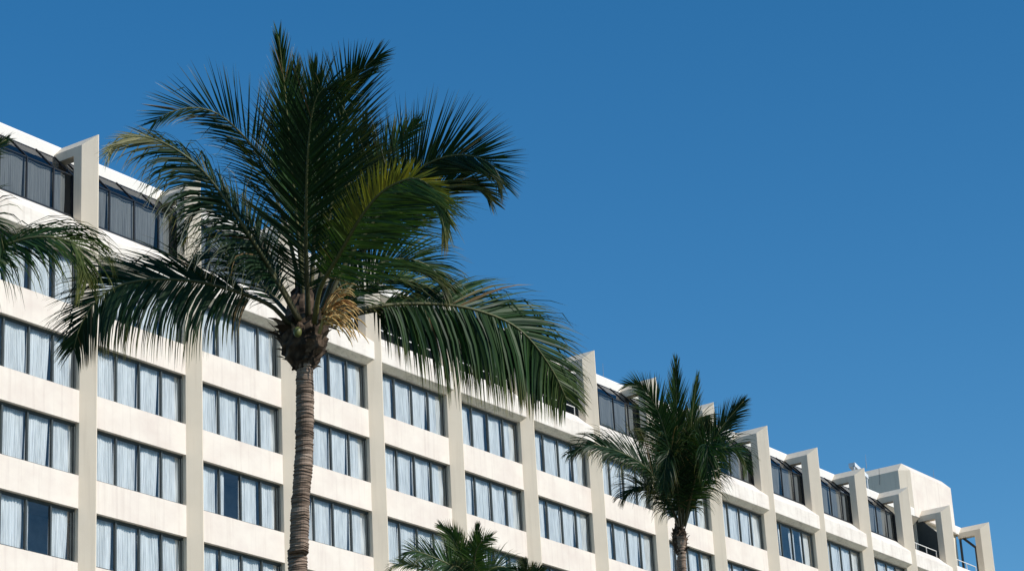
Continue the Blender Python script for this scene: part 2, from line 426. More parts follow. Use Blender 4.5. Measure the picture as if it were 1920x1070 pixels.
# ------------------------------------------------------------------ palms
RV = Vector((0.5738351, -0.81722419, -0.05345941)); UV = Vector((-0.25876599, -0.24285729, 0.93491203)); FV = Vector((0.77701573, 0.52265186, 0.35082986))   # picture-right, picture-up and away, as world directions
def catmull(pts, n):
    P = [2*pts[0]-pts[1]] + list(pts) + [2*pts[-1]-pts[-2]]; out = []
    seg = len(pts)-1
    for i in range(n+1):
        t = i/n*seg; k = min(int(t), seg-1); u = t-k
        a, b, c, d = P[k], P[k+1], P[k+2], P[k+3]
        out.append(.5*((2*b)+(c-a)*u+(2*a-5*b+4*c-d)*u*u+(3*b-a-3*c+d)*u**3))
    # resample by length
    L = [0]
    for i in range(n): L.append(L[-1]+(out[i+1]-out[i]).length)
    res = []; j = 0
    for i in range(n+1):
        s = L[-1]*i/n
        while j < n-1 and L[j+1] < s: j += 1
        f = (s-L[j])/max(L[j+1]-L[j], 1e-6); res.append(out[j].lerp(out[j+1], f))
    return res, L[-1]
DK = (.012, .036, .014); MD = (.040, .088, .022); LT = (.075, .125, .030); YL = (.44, .34, .05); PALE = (.42, .38, .20); BR = (.22, .13, .06)
def lerp3(a, b, t): return tuple(x+(y-x)*t for x, y in zip(a, b))
def frond(parent, pts, rnd, size=1.0, nrm=(0, 0, -1), n=70, ll=1.0, start=.16, a0=68, a1=22, lift=(12, 12), droop=(.5, .5), tint='g', tipt=None, kink=0.0, wid=.031, base_r=.045, lenmul=(1, 1), ragged=.1, fan=None, glint=0):
    """pts: world points of the midrib; nrm: blade normal; the two values of lift, droop, lenmul are for the two sides"""
    rach, L = catmull([Vector(p) for p in pts], 60)
    NV = (RV*nrm[0]+UV*nrm[1]+FV*nrm[2]).normalized()
    mb = MB(); mr = MB()
    rads = [max(base_r*(1-.86*(i/60)**.7), .006)*size for i in range(61)]
    pet = {'g': (.075, .07, .03), 'y': (.12, .115, .035), 'p': (.22, .18, .08), 'd': (.05, .045, .022)}[tint]
    mr.tube(rach[::2], rads[::2], 6, lambda k: lerp3(pet, (.15, .16, .07), min(1, k/22)))
    Z = Vector((0, 0, -1))
    n = int(n*1.45)
    for sd in (0, 1):
        sg = 1 if sd == 0 else -1
        for i in range(n):
            t = start + (1-start)*(i+rnd.uniform(-.25, .25))/n
            t = min(max(t, start), .999)
            if rnd.random() < ragged*.5: continue
            fi = t*60; k = min(int(fi), 59); p = rach[k].lerp(rach[k+1], fi-k)
            T = (rach[min(k+2, 60)]-rach[max(k-1, 0)]).normalized()
            S = T.cross(NV)
            if S.length < 1e-3: continue
            S.normalize(); Nn = S.cross(T).normalized()
            S = S*sg
            q = (t-start)/(1-start)
            A0 = a0[sd] if isinstance(a0, tuple) else a0
            a = math.radians(A0+(a1-A0)*q**.85+rnd.gauss(0, 2.6))
            lf = math.radians(lift[sd]+rnd.gauss(0, 8))
            prof = min(1, .5+2.6*q)*(1-.72*max(0, (q-.45)/.55)**1.35)
            ln = ll*prof*lenmul[sd]*size*rnd.uniform(1-ragged, 1.06)
            d = (T*math.cos(a)+(S*math.cos(lf)+Nn*math.sin(lf))*math.sin(a)).normalized()
            nseg = 5; wv0 = None
            dr = droop[sd]*rnd.uniform(.65, 1.35)
            if fan: dr *= max(0.06, 1-max(0, (q-fan)/.18))
            kk = rnd.random() < kink; kp = rnd.choice((1, 2, 2, 3))
            w0 = wid*size*rnd.uniform(.75, 1.15)*(.6+.4*prof)
            roll = rnd.gauss(0, .45)
            # colour of this leaflet
            rr = rnd.random()
            if tint == 'g': c = lerp3(DK, MD, rr)
            elif tint == 'd': c = lerp3(DK, (.02, .045, .017), rr)
            elif tint == 'y': c = lerp3(MD, LT, rr)
            else: c = lerp3(MD, LT, rr)
            if tipt and q > tipt[0]: c = lerp3(c, tipt[1], min(1, (q-tipt[0])/.25)*rnd.uniform(.5, 1))
            if len(tipt or ()) == 3 and sd == tipt[2]: c = lerp3(c, YL, rnd.uniform(.35, 1)*min(1, max(0, (q-.2)*3)))
            if rnd.random() < .008: c = lerp3(c, BR, .7)
            tipc = lerp3(c, lerp3(YL, BR, rnd.random()), rnd.uniform(.1, .6))
            if rnd.random() < glint: tipc = lerp3(c, (.70, .70, .62), rnd.uniform(.4, 1))
            pos = p.copy(); base = len(mb.v)
            pr = (.5, 1.0, .9, .62, .32, .03)
            for s in range(nseg+1):
                wv = T-d*T.dot(d)
                if wv.length < .05: wv = Nn-d*Nn.dot(d)
                wv.normalize(); wv = wv*math.cos(roll)+d.cross(wv)*math.sin(roll)
                h = wv*w0*pr[s]*.5
                mb.v.append(tuple(pos-h)); mb.v.append(tuple(pos+h))
                cc = c if s < 4 else (lerp3(c, tipc, .4) if s == 4 else tipc)
                mb.c += [cc, cc]
                if s < nseg:
                    pos = pos+d*ln/nseg
                    gz = dr*(.10+.16*s)
                    if kk and s == kp: gz += rnd.uniform(.8, 1.6)
                    d = (d+Z*gz).normalized()
            for s in range(nseg):
                b = base+2*s; mb.f.append((b, b+1, b+3, b+2))
    o = link('frond', mb.mesh('frond', M['leaf']), parent)
    link('midrib', mr.mesh('midrib', M['midrib'], True), o)
    return o
def trunk(parent, pts, r0, r1, seed, ring=.036):
    rnd = random.Random(seed); P, L = catmull([Vector(p) for p in pts], 80)
    nr = int(L/ring); mb = MB(); ns = 22; rows = []
    zs = [0.0]
    while zs[-1] < 1: zs.append(zs[-1]+ring/L*rnd.choice((.55, .8, 1, 1, 1.3, 1.7)))
    nr = len(zs)-1
    for k in range(nr):
        tilt = (rnd.uniform(-.018, .018), rnd.uniform(-.018, .018)); rj = rnd.uniform(-.005, .005); led = rnd.uniform(.002, .010)
        for (f, dr) in ((0, led), (.35, led*.6), (.8, -.004)):
            s = min(zs[k]+f*(zs[k+1]-zs[k]), 1); fi = min(s*80, 79.999); i = int(fi); c = P[i].lerp(P[i+1], fi-i)
            rad = r0+(r1-r0)*s + rj + dr + .05*math.exp(-s*L/.6)
            rows.append((c, rad, tilt))
    for c, rad, tilt in rows:
        for j in range(ns):
            a = 2*math.pi*j/ns
            nz = noise.noise(Vector((math.cos(a)*1.6, math.sin(a)*1.6, c.z*9)))*.010+noise.noise(Vector((math.cos(a)*.9, math.sin(a)*.9, c.z*1.5+seed)))*.009
            r = rad+nz
            mb.v.append((c.x+math.cos(a)*r, c.y+math.sin(a)*r, c.z+tilt[0]*math.cos(a)+tilt[1]*math.sin(a)+nz*.6))
    for k in range(len(rows)-1):
        for j in range(ns):
            a = k*ns+j; b = k*ns+(j+1) % ns; mb.f.append((a, b, b+ns, a+ns))
    link('trunk', mb.mesh('trunk', M['bark']), parent)
def cprof(t, rlow, r):
    K = ((0, rlow), (.06, rlow+.25*(r-rlow)), (.2, .80*r), (.42, r), (.6, .88*r), (.78, .6*r), (1, .35*r))
    for (a, x), (b, y) in zip(K, K[1:]):
        if t <= b: return x+(y-x)*(t-a)/(b-a)
    return K[-1][1]
def crown_base(parent, c, r, h, seed, rlow, dark=1.0):
    """fibrous bulb of old leaf bases: c is its bottom centre"""
    rnd = random.Random(seed); mb = MB(); ns = 26; nz = 22
    for k in range(nz+1):
        t = k/nz; rad = cprof(t, rlow, r)
        for j in range(ns):
            a = 2*math.pi*j/ns; q = Vector((math.cos(a)*3, math.sin(a)*3, t*h*9+seed))
            dd = noise.noise(q)*.05*r/.3+noise.noise(q*3)*.04*r/.3
            mb.v.append((c.x+math.cos(a)*(rad+dd), c.y+math.sin(a)*(rad+dd), c.z+h*t))
            mb.c.append(lerp3((.025, .017, .012), (.17, .12, .085), rnd.random()**2))
    for k in range(nz):
        for j in range(ns):
            a = k*ns+j; b = k*ns+(j+1) % ns; mb.f.append((a, b, b+ns, a+ns))
    mb.f.append(tuple(nz*ns+j for j in range(ns)))
    # stubs of old fronds, curling flaps and loose fibre
    for i in range(70):
        a = rnd.uniform(0, 6.283); t = rnd.uniform(.02, .6); rad = cprof(t, rlow, r)-.02
        o = Vector((math.cos(a), math.sin(a), 0)); tg = Vector((-math.sin(a), math.cos(a), 0))
        p = c+o*rad+Vector((0, 0, h*t)); big = i < 9; l = rnd.uniform(.08, .24)*r/.3*(1.9 if big else 1); w = rnd.uniform(.03, .075)*r/.3*(1.5 if big else 1)
        dz = rnd.uniform(.2, 2.2); col = lerp3((.04, .028, .02), (.22, .16, .12), rnd.random()**2)
        base = len(mb.v); d = (o*rnd.uniform(.3, 1)+Vector((0, 0, dz))).normalized(); q = p.copy()
        for s, pw in enumerate((1, .9, .6, .1)):
            mb.v += [tuple(q-tg*w*pw), tuple(q+o*.018*pw), tuple(q+tg*w*pw)]; mb.c += [col]*3
            q = q+d*l/3; d = (d+Vector((0, 0, -.35))+tg*rnd.uniform(-.3, .3)).normalized()
        for s in range(3):
            b = base+3*s; mb.f += [(b, b+1, b+4, b+3), (b+1, b+2, b+5, b+4)]
    for i in range(60):
        a = rnd.uniform(0, 6.283); o = Vector((math.cos(a), math.sin(a), 0)); t = rnd.uniform(0, .5)
        rad = cprof(t, rlow, r)
        p = c+o*rad*.97+Vector((0, 0, h*t)); l = rnd.uniform(.05, .16)*r/.3
        q = p+o*l*.35+Vector((rnd.uniform(-.03, .03), rnd.uniform(-.03, .03), -l))
        b = len(mb.v); tg = Vector((-math.sin(a), math.cos(a), 0))*.006
        mb.v += [tuple(p-tg), tuple(p+tg), tuple(q)]; mb.c += [(.10, .07, .045)]*3; mb.f.append((b, b+1, b+2))
    link('crown_base', mb.mesh('crown_base', M['fibre']), parent)
PALMS = [
 {'label': 'tallest coconut palm with the widest crown and orange flower strands',
  'seed': 11,
  'foot': (-30.797, -35.23, 0.0),
  'trunk': [(-30.797, -35.23, 0.0), (-30.797, -35.08, 4.446), (-30.997, -34.93, 9.879), (-31.081, -35.015, 10.192), (-31.173, -35.116, 10.547), (-31.295, -35.258, 11.027), (-31.377, -35.378, 11.388), (-31.499, -35.518, 11.868), (-31.582, -35.601, 12.174), (-31.7, -35.707, 12.593), (-31.786, -35.812, 12.94)],
  'r': (0.16, 0.119),
  'bulb': ((-31.714, -35.714, 12.635), 0.34, 1.22),
  'flower': (-31.918, -36.235, 13.149),
  'nut': (-32.135, -35.951, 13.037),
  'fronds': [
   {'pts': [(-31.865, -35.927, 13.287), (-32.331, -36.297, 14.015), (-32.739, -36.651, 14.59), (-33.111, -37.003, 15.084), (-33.361, -37.297, 15.506), (-33.453, -37.501, 15.727), (-33.43, -37.669, 15.786), (-33.311, -37.699, 15.708)], 'nrm': (0, 0, -1), 'n': 92, 'll': 1.5, 'start': 0.12, 'a0': (64, 52), 'a1': 24, 'lift': (8, 8), 'droop': (0.12, 0.08), 'tint': 'd'},
   {'pts': [(-31.764, -35.79, 13.428), (-31.943, -35.853, 14.489), (-32.23, -35.977, 15.594), (-32.578, -36.194, 16.404), (-32.819, -36.331, 16.856), (-32.992, -36.434, 17.109)], 'nrm': (0.5, 0, -0.85), 'n': 70, 'll': 0.95, 'start': 0.25, 'a0': 40, 'a1': 10, 'droop': (0.1, 0.1), 'tint': 'g', 'glint': 0.35},
   {'pts': [(-31.437, -35.601, 13.563), (-31.49, -35.783, 14.807), (-31.698, -36.03, 15.919), (-31.956, -36.242, 16.523), (-32.163, -36.385, 16.91)], 'nrm': (0.3, 0, -0.95), 'n': 66, 'll': 1.0, 'start': 0.25, 'a0': 38, 'a1': 8, 'droop': (0.05, 0.05), 'tint': 'g'},
   {'pts': [(-31.691, -35.73, 13.463), (-31.812, -35.809, 14.703), (-32.041, -35.972, 15.74), (-32.247, -36.144, 16.452), (-32.374, -36.243, 16.88)], 'nrm': (-0.4, 0, -0.95), 'n': 60, 'll': 0.95, 'start': 0.3, 'a0': 42, 'a1': 10, 'droop': (0.05, 0.05), 'tint': 'd'},
   {'pts': [(-31.613, -35.841, 13.455), (-31.598, -36.113, 14.683), (-31.707, -36.401, 15.639), (-31.81, -36.581, 16.134), (-31.938, -36.813, 16.478), (-32.056, -37.146, 16.664), (-32.107, -37.535, 16.787)], 'nrm': (0, 0, -1), 'n': 72, 'll': 1.1, 'start': 0.3, 'a0': (60, 46), 'a1': 14, 'droop': (0.15, 0.05), 'tint': 'd'},
   {'pts': [(-31.202, -35.607, 13.623), (-30.82, -35.835, 14.825), (-30.598, -36.192, 15.721), (-30.464, -36.558, 16.255), (-30.435, -36.941, 16.476)], 'nrm': (0, 0.3, -0.9), 'n': 60, 'll': 0.85, 'glint': 0.5, 'start': 0.35, 'a0': 60, 'a1': 15, 'droop': (0.2, 0.05), 'tint': 'p'},
   {'pts': [(-31.622, -35.992, 13.415), (-31.402, -36.277, 14.207), (-31.146, -36.782, 14.963), (-31.046, -37.204, 15.37), (-30.985, -37.585, 15.518), (-30.952, -38.002, 15.496), (-30.917, -38.34, 15.351), (-30.852, -38.514, 15.182), (-30.8, -38.607, 14.92)], 'nrm': (0, 0.25, -0.95), 'n': 108, 'll': 1.2, 'glint': 0.15, 'start': 0.3, 'a0': (50, 66), 'a1': 20, 'lift': (0, 10), 'droop': (0.12, 0.02), 'wid': 0.028, 'tint': 'd'},
   {'pts': [(-31.465, -35.865, 13.448), (-31.117, -36.148, 14.241), (-30.821, -36.622, 14.859), (-30.553, -37.115, 15.285), (-30.416, -37.574, 15.38), (-30.287, -37.871, 15.252), (-30.215, -38.012, 15.019)], 'nrm': (0, 0.25, -0.95), 'n': 84, 'll': 1.0, 'start': 0.35, 'a0': (46, 52), 'a1': 16, 'droop': (0.12, 0.05), 'tint': 'd', 'wid': 0.028},
   {'pts': [(-31.951, -36.11, 13.179), (-32.251, -36.462, 13.513), (-32.515, -37.004, 13.765), (-32.841, -37.683, 14.074), (-32.985, -38.165, 14.256), (-33.069, -38.622, 14.266), (-33.06, -38.798, 14.226), (-33.002, -38.974, 14.072), (-32.946, -39.103, 13.856), (-32.813, -39.11, 13.572)], 'nrm': (0, 0.15, -1), 'n': 108, 'll': 1.3, 'start': 0.2, 'a0': (60, 66), 'a1': 20, 'lift': (0, 20), 'droop': (0.22, 0.0), 'lenmul': (1.25, 0.42), 'tint': 'y', 'tipt': (0.82, (0.32, 0.22, 0.1), 1)},
   {'pts': [(-31.624, -35.943, 13.347), (-31.294, -36.176, 13.818), (-30.868, -36.341, 14.261), (-30.506, -36.602, 14.418), (-30.18, -36.833, 14.326), (-29.945, -36.979, 14.023)], 'nrm': (0, 0.6, -0.8), 'n': 70, 'll': 1.1, 'start': 0.2, 'a0': 60, 'a1': 18, 'droop': (0.6, 0.5), 'tint': 'g'},
   {'pts': [(-31.55, -35.884, 13.381), (-30.999, -36.037, 13.813), (-30.426, -36.188, 14.194), (-29.929, -36.398, 14.261), (-29.599, -36.581, 14.087)], 'nrm': (0, 0.7, -0.7), 'n': 60, 'll': 0.9, 'start': 0.2, 'a0': 60, 'a1': 18, 'droop': (0.6, 0.5), 'tint': 'y'},
   {'pts': [(-31.709, -35.932, 13.232), (-31.436, -36.083, 13.425), (-31.137, -36.234, 13.555), (-30.812, -36.407, 13.663), (-30.386, -36.623, 13.756), (-29.846, -36.97, 13.788), (-29.427, -37.254, 13.713), (-29.1, -37.462, 13.582), (-28.868, -37.592, 13.404), (-28.613, -37.691, 13.13), (-28.378, -37.747, 12.837), (-28.226, -37.784, 12.552)], 'nrm': (0, 1, -0.45), 'n': 150, 'wid': 0.042, 'll': 1.55, 'start': 0.25, 'a0': (84, 36), 'a1': 34, 'lift': (-50, 15), 'droop': (3.2, 0.35), 'tint': 'g', 'kink': 0.15, 'tipt': (0.75, (0.1, 0.13, 0.04))},
   {'pts': [(-31.537, -35.83, 13.27), (-31.186, -35.922, 13.484), (-30.746, -36.123, 13.664), (-30.277, -36.328, 13.786), (-29.677, -36.673, 13.826), (-29.147, -37.005, 13.717), (-28.783, -37.215, 13.51), (-28.439, -37.382, 13.14), (-28.242, -37.432, 12.778)], 'nrm': (0, 1, -0.3), 'n': 90, 'll': 1.35, 'start': 0.25, 'a0': (84, 60), 'a1': 34, 'lift': (-50, -20), 'droop': (3.2, 2.2), 'tint': 'd', 'kink': 0.15, 'wid': 0.04},
   {'pts': [(-31.886, -35.816, 13.167), (-32.093, -35.749, 13.24), (-32.351, -35.681, 13.426), (-32.644, -35.518, 13.546), (-32.928, -35.339, 13.625), (-33.268, -35.076, 13.701), (-33.653, -34.709, 13.721), (-33.931, -34.444, 13.658), (-34.083, -34.242, 13.552), (-34.192, -34.058, 13.375), (-34.217, -33.835, 13.099), (-34.186, -33.688, 12.811)], 'nrm': (0, 1, -0.45), 'n': 112, 'wid': 0.036, 'll': 1.3, 'start': 0.22, 'a0': (38, 80), 'a1': 30, 'lift': (15, -45), 'droop': (0.35, 2.8), 'tint': 'd', 'kink': 0.15},
   {'pts': [(-32.007, -35.89, 13.259), (-32.403, -35.923, 13.618), (-32.982, -35.946, 14.079), (-33.475, -35.903, 14.535), (-33.845, -35.802, 14.921), (-34.146, -35.689, 15.133), (-34.399, -35.514, 15.291), (-34.609, -35.339, 15.352), (-34.791, -35.138, 15.313), (-34.871, -35.019, 15.172)], 'nrm': (0, 0.7, -0.7), 'n': 96, 'll': 1.15, 'start': 0.18, 'a1': 24, 'lift': (-30, -20), 'droop': (1.5, 1.5), 'lenmul': (0.75, 1.05), 'fan': 0.6, 'glint': 0.3, 'a0': 58, 'tint': 'd', 'kink': 0.3, 'tipt': (0.68, (0.62, 0.54, 0.28))},
   {'pts': [(-31.699, -35.718, 13.463), (-31.783, -35.618, 14.355), (-31.926, -35.51, 15.081), (-32.154, -35.466, 15.519), (-32.314, -35.429, 15.819), (-32.558, -35.394, 16.023), (-32.834, -35.308, 16.222), (-33.072, -35.208, 16.313), (-33.31, -35.05, 16.321), (-33.538, -34.833, 16.218), (-33.617, -34.642, 16.109)], 'nrm': (0, 0.1, -1), 'n': 66, 'wid': 0.025, 'glint': 0.4, 'll': 1.12, 'start': 0.28, 'a0': (62, 50), 'a1': 20, 'lift': (8, 8), 'droop': (0.02, 0.3), 'lenmul': (1, 0.8), 'tint': 'd', 'kink': 0.05},
   {'pts': [(-32.088, -35.937, 13.226), (-32.537, -35.941, 13.656), (-32.972, -35.844, 14.189), (-33.257, -35.663, 14.55), (-33.454, -35.449, 14.669), (-33.533, -35.225, 14.509), (-33.511, -35.054, 14.206)], 'nrm': (0, 0.9, -0.5), 'n': 46, 'll': 0.95, 'start': 0.2, 'a0': 64, 'a1': 24, 'droop': (0.9, 1.2), 'tint': 'd', 'kink': 0.25},
   {'pts': [(-31.662, -35.539, 13.398), (-31.657, -35.007, 14.021), (-31.692, -34.542, 14.545), (-31.884, -34.201, 14.747), (-32.034, -33.869, 14.584)], 'nrm': (0, 0.8, -0.5), 'n': 60, 'll': 0.9, 'start': 0.2, 'a0': 60, 'a1': 24, 'droop': (0.5, 0.9), 'tint': 'd', 'kink': 0.1},
   {'pts': [(-31.205, -35.558, 13.554), (-30.878, -35.772, 14.575), (-30.649, -36.107, 15.137), (-30.412, -36.427, 15.373), (-30.147, -36.708, 15.206)], 'nrm': (0, 0.4, -0.9), 'n': 64, 'll': 1.0, 'start': 0.25, 'a0': 60, 'a1': 20, 'droop': (0.5, 0.2), 'tint': 'd'},
   {'pts': [(-31.49, -35.642, 13.457), (-31.303, -35.815, 14.441), (-31.204, -36.056, 15.149), (-31.187, -36.344, 15.826), (-31.292, -36.66, 16.244)], 'nrm': (0, 0, -1), 'n': 64, 'll': 1.05, 'start': 0.25, 'a0': 58, 'a1': 18, 'droop': (0.2, 0.1), 'tint': 'd'},
 ],
},
 {'label': 'smaller coconut palm with a ragged upright crown before the right half of the hotel',
  'seed': 23,
  'foot': (-4.147, -25.838, 0.0),
  'trunk': [(-4.147, -25.838, 0.0), (-4.197, -25.738, 7.156), (-4.447, -25.638, 15.903), (-4.542, -25.709, 16.22), (-4.68, -25.802, 16.663), (-4.81, -25.905, 17.106)],
  'r': (0.155, 0.106),
  'bulb': ((-4.688, -25.791, 16.664), 0.19, 0.95),
  'ring': 0.05,
  'fronds': [
   {'pts': [(-4.872, -25.982, 17.358), (-5.117, -26.168, 18.461), (-5.463, -26.42, 19.603), (-5.723, -26.628, 20.49), (-5.948, -26.82, 21.275)], 'n': 72, 'wid': 0.033, 'll': 0.97, 'start': 0.3, 'a0': 32, 'a1': 8, 'droop': (0.05, 0.05)},
   {'pts': [(-4.706, -25.923, 17.471), (-4.895, -26.314, 18.758), (-5.164, -26.678, 19.896), (-5.303, -26.937, 20.589), (-5.377, -27.08, 20.967)], 'n': 59, 'wid': 0.033, 'll': 0.8, 'start': 0.3, 'a0': 30, 'a1': 8, 'droop': (0.05, 0.05), 'nrm': (0.5, 0, -0.85)},
   {'pts': [(-4.989, -26.025, 17.397), (-5.614, -26.296, 18.613), (-6.196, -26.457, 19.572), (-6.628, -26.434, 20.209), (-6.999, -26.283, 20.522), (-7.168, -26.043, 20.538)], 'n': 83, 'wid': 0.033, 'll': 1.08, 'start': 0.25, 'a0': 58, 'a1': 16, 'droop': (0.1, 0.35), 'lift': (10, 10)},
   {'pts': [(-5.072, -26.036, 17.31), (-5.699, -26.099, 17.939), (-6.39, -26.027, 18.508), (-7.003, -25.734, 18.857), (-7.581, -25.207, 19.068), (-7.823, -24.75, 18.922)], 'n': 125, 'wid': 0.04, 'll': 1.37, 'start': 0.13, 'a0': 64, 'a1': 22, 'droop': (0.6, 1.1), 'nrm': (0, 0.9, -0.5), 'tint': 'd', 'kink': 0.1},
   {'pts': [(-4.841, -26.026, 17.355), (-4.845, -26.39, 18.19), (-4.812, -26.849, 19.085), (-4.775, -27.274, 19.637), (-4.68, -27.699, 20.061), (-4.619, -27.936, 20.277)], 'n': 59, 'wid': 0.033, 'll': 0.82, 'start': 0.5, 'a0': 50, 'a1': 10, 'droop': (0.3, 0.1), 'nrm': (0.3, 0.3, -0.9), 'tint': 'd'},
   {'pts': [(-4.91, -26.097, 17.328), (-5.058, -26.59, 18.106), (-5.159, -27.108, 18.815), (-5.104, -27.535, 19.043), (-4.931, -27.849, 18.844), (-4.719, -27.905, 18.458)], 'n': 78, 'wid': 0.033, 'll': 1.08, 'start': 0.25, 'a0': 64, 'a1': 22, 'droop': (1.3, 0.7), 'nrm': (0, 0.8, -0.6), 'kink': 0.1},
   {'pts': [(-5.255, -26.282, 17.227), (-5.786, -26.899, 17.896), (-6.305, -27.483, 18.492), (-6.661, -27.87, 18.716), (-6.822, -27.997, 18.408), (-6.762, -27.892, 17.833)], 'n': 83, 'wid': 0.033, 'll': 1.31, 'start': 0.13, 'a0': 60, 'a1': 24, 'droop': (1.2, 1.2), 'nrm': (0, 0.5, -0.8)},
   {'pts': [(-5.225, -26.156, 17.257), (-5.999, -26.595, 17.916), (-6.767, -26.993, 18.499), (-7.213, -27.17, 18.612), (-7.421, -27.153, 18.191), (-7.383, -27.017, 17.619)], 'n': 83, 'wid': 0.033, 'll': 1.25, 'start': 0.13, 'a0': 60, 'a1': 24, 'droop': (1.1, 1.1), 'nrm': (0, 0.5, -0.8), 'tint': 'd'},
   {'pts': [(-4.451, -25.737, 17.485), (-4.347, -25.921, 18.955), (-4.263, -26.213, 20.059), (-4.009, -26.412, 20.361), (-3.716, -26.45, 20.056)], 'n': 72, 'wid': 0.033, 'll': 1.08, 'start': 0.13, 'a0': 60, 'a1': 24, 'droop': (0.6, 0.5), 'tint': 'd'},
   {'pts': [(-4.466, -25.715, 17.487), (-4.577, -25.678, 18.816), (-4.692, -25.558, 19.748), (-4.83, -25.24, 20.149), (-4.816, -24.881, 19.869)], 'n': 72, 'wid': 0.033, 'll': 1.08, 'start': 0.13, 'a0': 60, 'a1': 24, 'droop': (0.5, 0.6), 'tint': 'd'},
   {'pts': [(-4.885, -25.939, 17.322), (-5.257, -25.892, 17.79), (-5.677, -25.709, 18.163), (-6.019, -25.455, 18.258), (-6.165, -25.1, 18.052)], 'n': 72, 'wid': 0.033, 'll': 1.14, 'start': 0.13, 'a0': 64, 'a1': 24, 'droop': (0.7, 1.1), 'nrm': (0, 0.9, -0.5), 'tint': 'd'},
   {'pts': [(-4.796, -25.922, 17.384), (-5.28, -26.101, 18.723), (-5.618, -26.199, 19.617), (-5.83, -26.269, 20.192)], 'n': 65, 'wid': 0.033, 'll': 0.97, 'start': 0.25, 'a0': 36, 'a1': 10, 'droop': (0.1, 0.1), 'tint': 'd'},
   {'pts': [(-4.765, -25.966, 17.381), (-4.981, -26.444, 18.572), (-5.117, -26.829, 19.447), (-5.129, -27.06, 19.818)], 'n': 65, 'wid': 0.033, 'll': 0.91, 'start': 0.25, 'a0': 42, 'a1': 12, 'droop': (0.2, 0.1), 'tint': 'd'},
   {'pts': [(-5.109, -26.151, 17.28), (-5.759, -26.682, 18.085), (-6.354, -27.16, 18.689), (-6.809, -27.502, 19.065)], 'n': 72, 'wid': 0.033, 'll': 1.08, 'start': 0.13, 'a0': 60, 'a1': 20, 'droop': (0.5, 0.5), 'tint': 'd'},
 ],
},
 {'label': 'low coconut palm crown just above the bottom edge, left of the dark spiky one',
  'seed': 37,
  'foot': (-12.501, -24.993, 0.0),
  'trunk': [(-12.501, -24.993, 0.0), (-12.501, -24.893, 5.838), (-12.701, -24.793, 12.973), (-12.894, -24.957, 13.645), (-13.04, -25.078, 14.149)],
  'r': (0.16, 0.11),
  'bulb': ((-12.947, -24.991, 13.814), 0.2, 0.65),
  'ring': 0.06,
  'fronds': [
   {'pts': [(-13.118, -25.151, 14.429), (-13.357, -25.213, 15.051), (-13.654, -25.135, 15.592), (-13.879, -24.989, 15.874)], 'n': 44, 'll': 0.62, 'start': 0.2, 'a0': 48, 'a1': 12, 'droop': (0.1, 0.2), 'tint': 'y'},
   {'pts': [(-13.01, -25.134, 14.45), (-13.14, -25.353, 15.063), (-13.258, -25.529, 15.588), (-13.319, -25.618, 15.856)], 'n': 36, 'll': 0.5, 'start': 0.2, 'a0': 36, 'a1': 8, 'droop': (0.05, 0.05)},
   {'pts': [(-13.125, -25.126, 14.408), (-13.622, -25.103, 14.904), (-14.081, -24.934, 15.099), (-14.465, -24.651, 15.244), (-14.563, -24.454, 15.166)], 'n': 44, 'll': 0.72, 'start': 0.2, 'a0': 60, 'a1': 20, 'droop': (0.3, 0.8), 'nrm': (0, 0.6, -0.8)},
   {'pts': [(-13.324, -25.355, 14.334), (-13.681, -25.699, 14.782), (-13.987, -26.01, 15.069), (-14.126, -26.295, 15.231), (-14.113, -26.533, 15.272)], 'n': 44, 'll': 0.72, 'start': 0.15, 'a0': 72, 'a1': 24, 'droop': (0.2, 0.1), 'tint': 'y'},
   {'pts': [(-13.12, -25.089, 14.342), (-13.638, -24.956, 14.72), (-14.199, -24.643, 14.926), (-14.534, -24.379, 14.991), (-14.638, -24.187, 14.936), (-14.65, -24.053, 14.764)], 'n': 44, 'll': 0.5, 'start': 0.25, 'a0': 56, 'a1': 20, 'droop': (0.4, 0.7), 'tint': 'p', 'tipt': (0.5, (0.34, 0.32, 0.14)), 'nrm': (0, 0.8, -0.6)},
   {'pts': [(-12.791, -24.918, 14.5), (-12.951, -24.809, 15.26), (-13.023, -24.796, 15.686), (-13.114, -24.815, 15.915)], 'n': 36, 'll': 0.6, 'start': 0.2, 'a0': 40, 'a1': 12, 'droop': (0.1, 0.1), 'tint': 'd'},
   {'pts': [(-13.511, -25.429, 14.29), (-14.259, -25.845, 14.571), (-14.893, -26.049, 14.567), (-15.198, -26.018, 14.343)], 'n': 40, 'll': 0.7, 'start': 0.2, 'a0': 60, 'a1': 22, 'droop': (0.7, 0.9), 'tint': 'd'},
   {'pts': [(-12.896, -25.11, 14.448), (-12.68, -25.386, 14.951), (-12.417, -25.65, 15.047), (-12.222, -25.795, 14.83)], 'n': 40, 'll': 0.75, 'start': 0.2, 'a0': 60, 'a1': 22, 'droop': (0.8, 0.4), 'nrm': (0, 0.7, -0.7), 'tint': 'd'},
 ],
},
 {'label': 'dark spiky palm tip showing at the bottom edge, right of the low palm',
  'seed': 41,
  'foot': (4.579, -15.07, 0.0),
  'trunk': [(4.579, -15.07, 0.0), (4.579, -14.97, 7.944), (4.379, -14.87, 17.654), (4.209, -15.029, 18.267), (4.052, -15.155, 18.804)],
  'r': (0.15, 0.1),
  'bulb': ((4.158, -15.056, 18.421), 0.17, 0.55),
  'ring': 0.08,
  'fronds': [
   {'pts': [(3.988, -15.215, 19.034), (3.783, -15.274, 19.575), (3.667, -15.338, 19.929)], 'n': 30, 'll': 0.55, 'start': 0.2, 'a0': 30, 'a1': 8, 'droop': (0.05, 0.05), 'tint': 'd'},
   {'pts': [(3.988, -15.215, 19.034), (3.975, -15.516, 19.513), (4.037, -15.746, 19.716)], 'n': 34, 'll': 0.5, 'start': 0.2, 'a0': 50, 'a1': 14, 'droop': (0.1, 0.1), 'tint': 'd'},
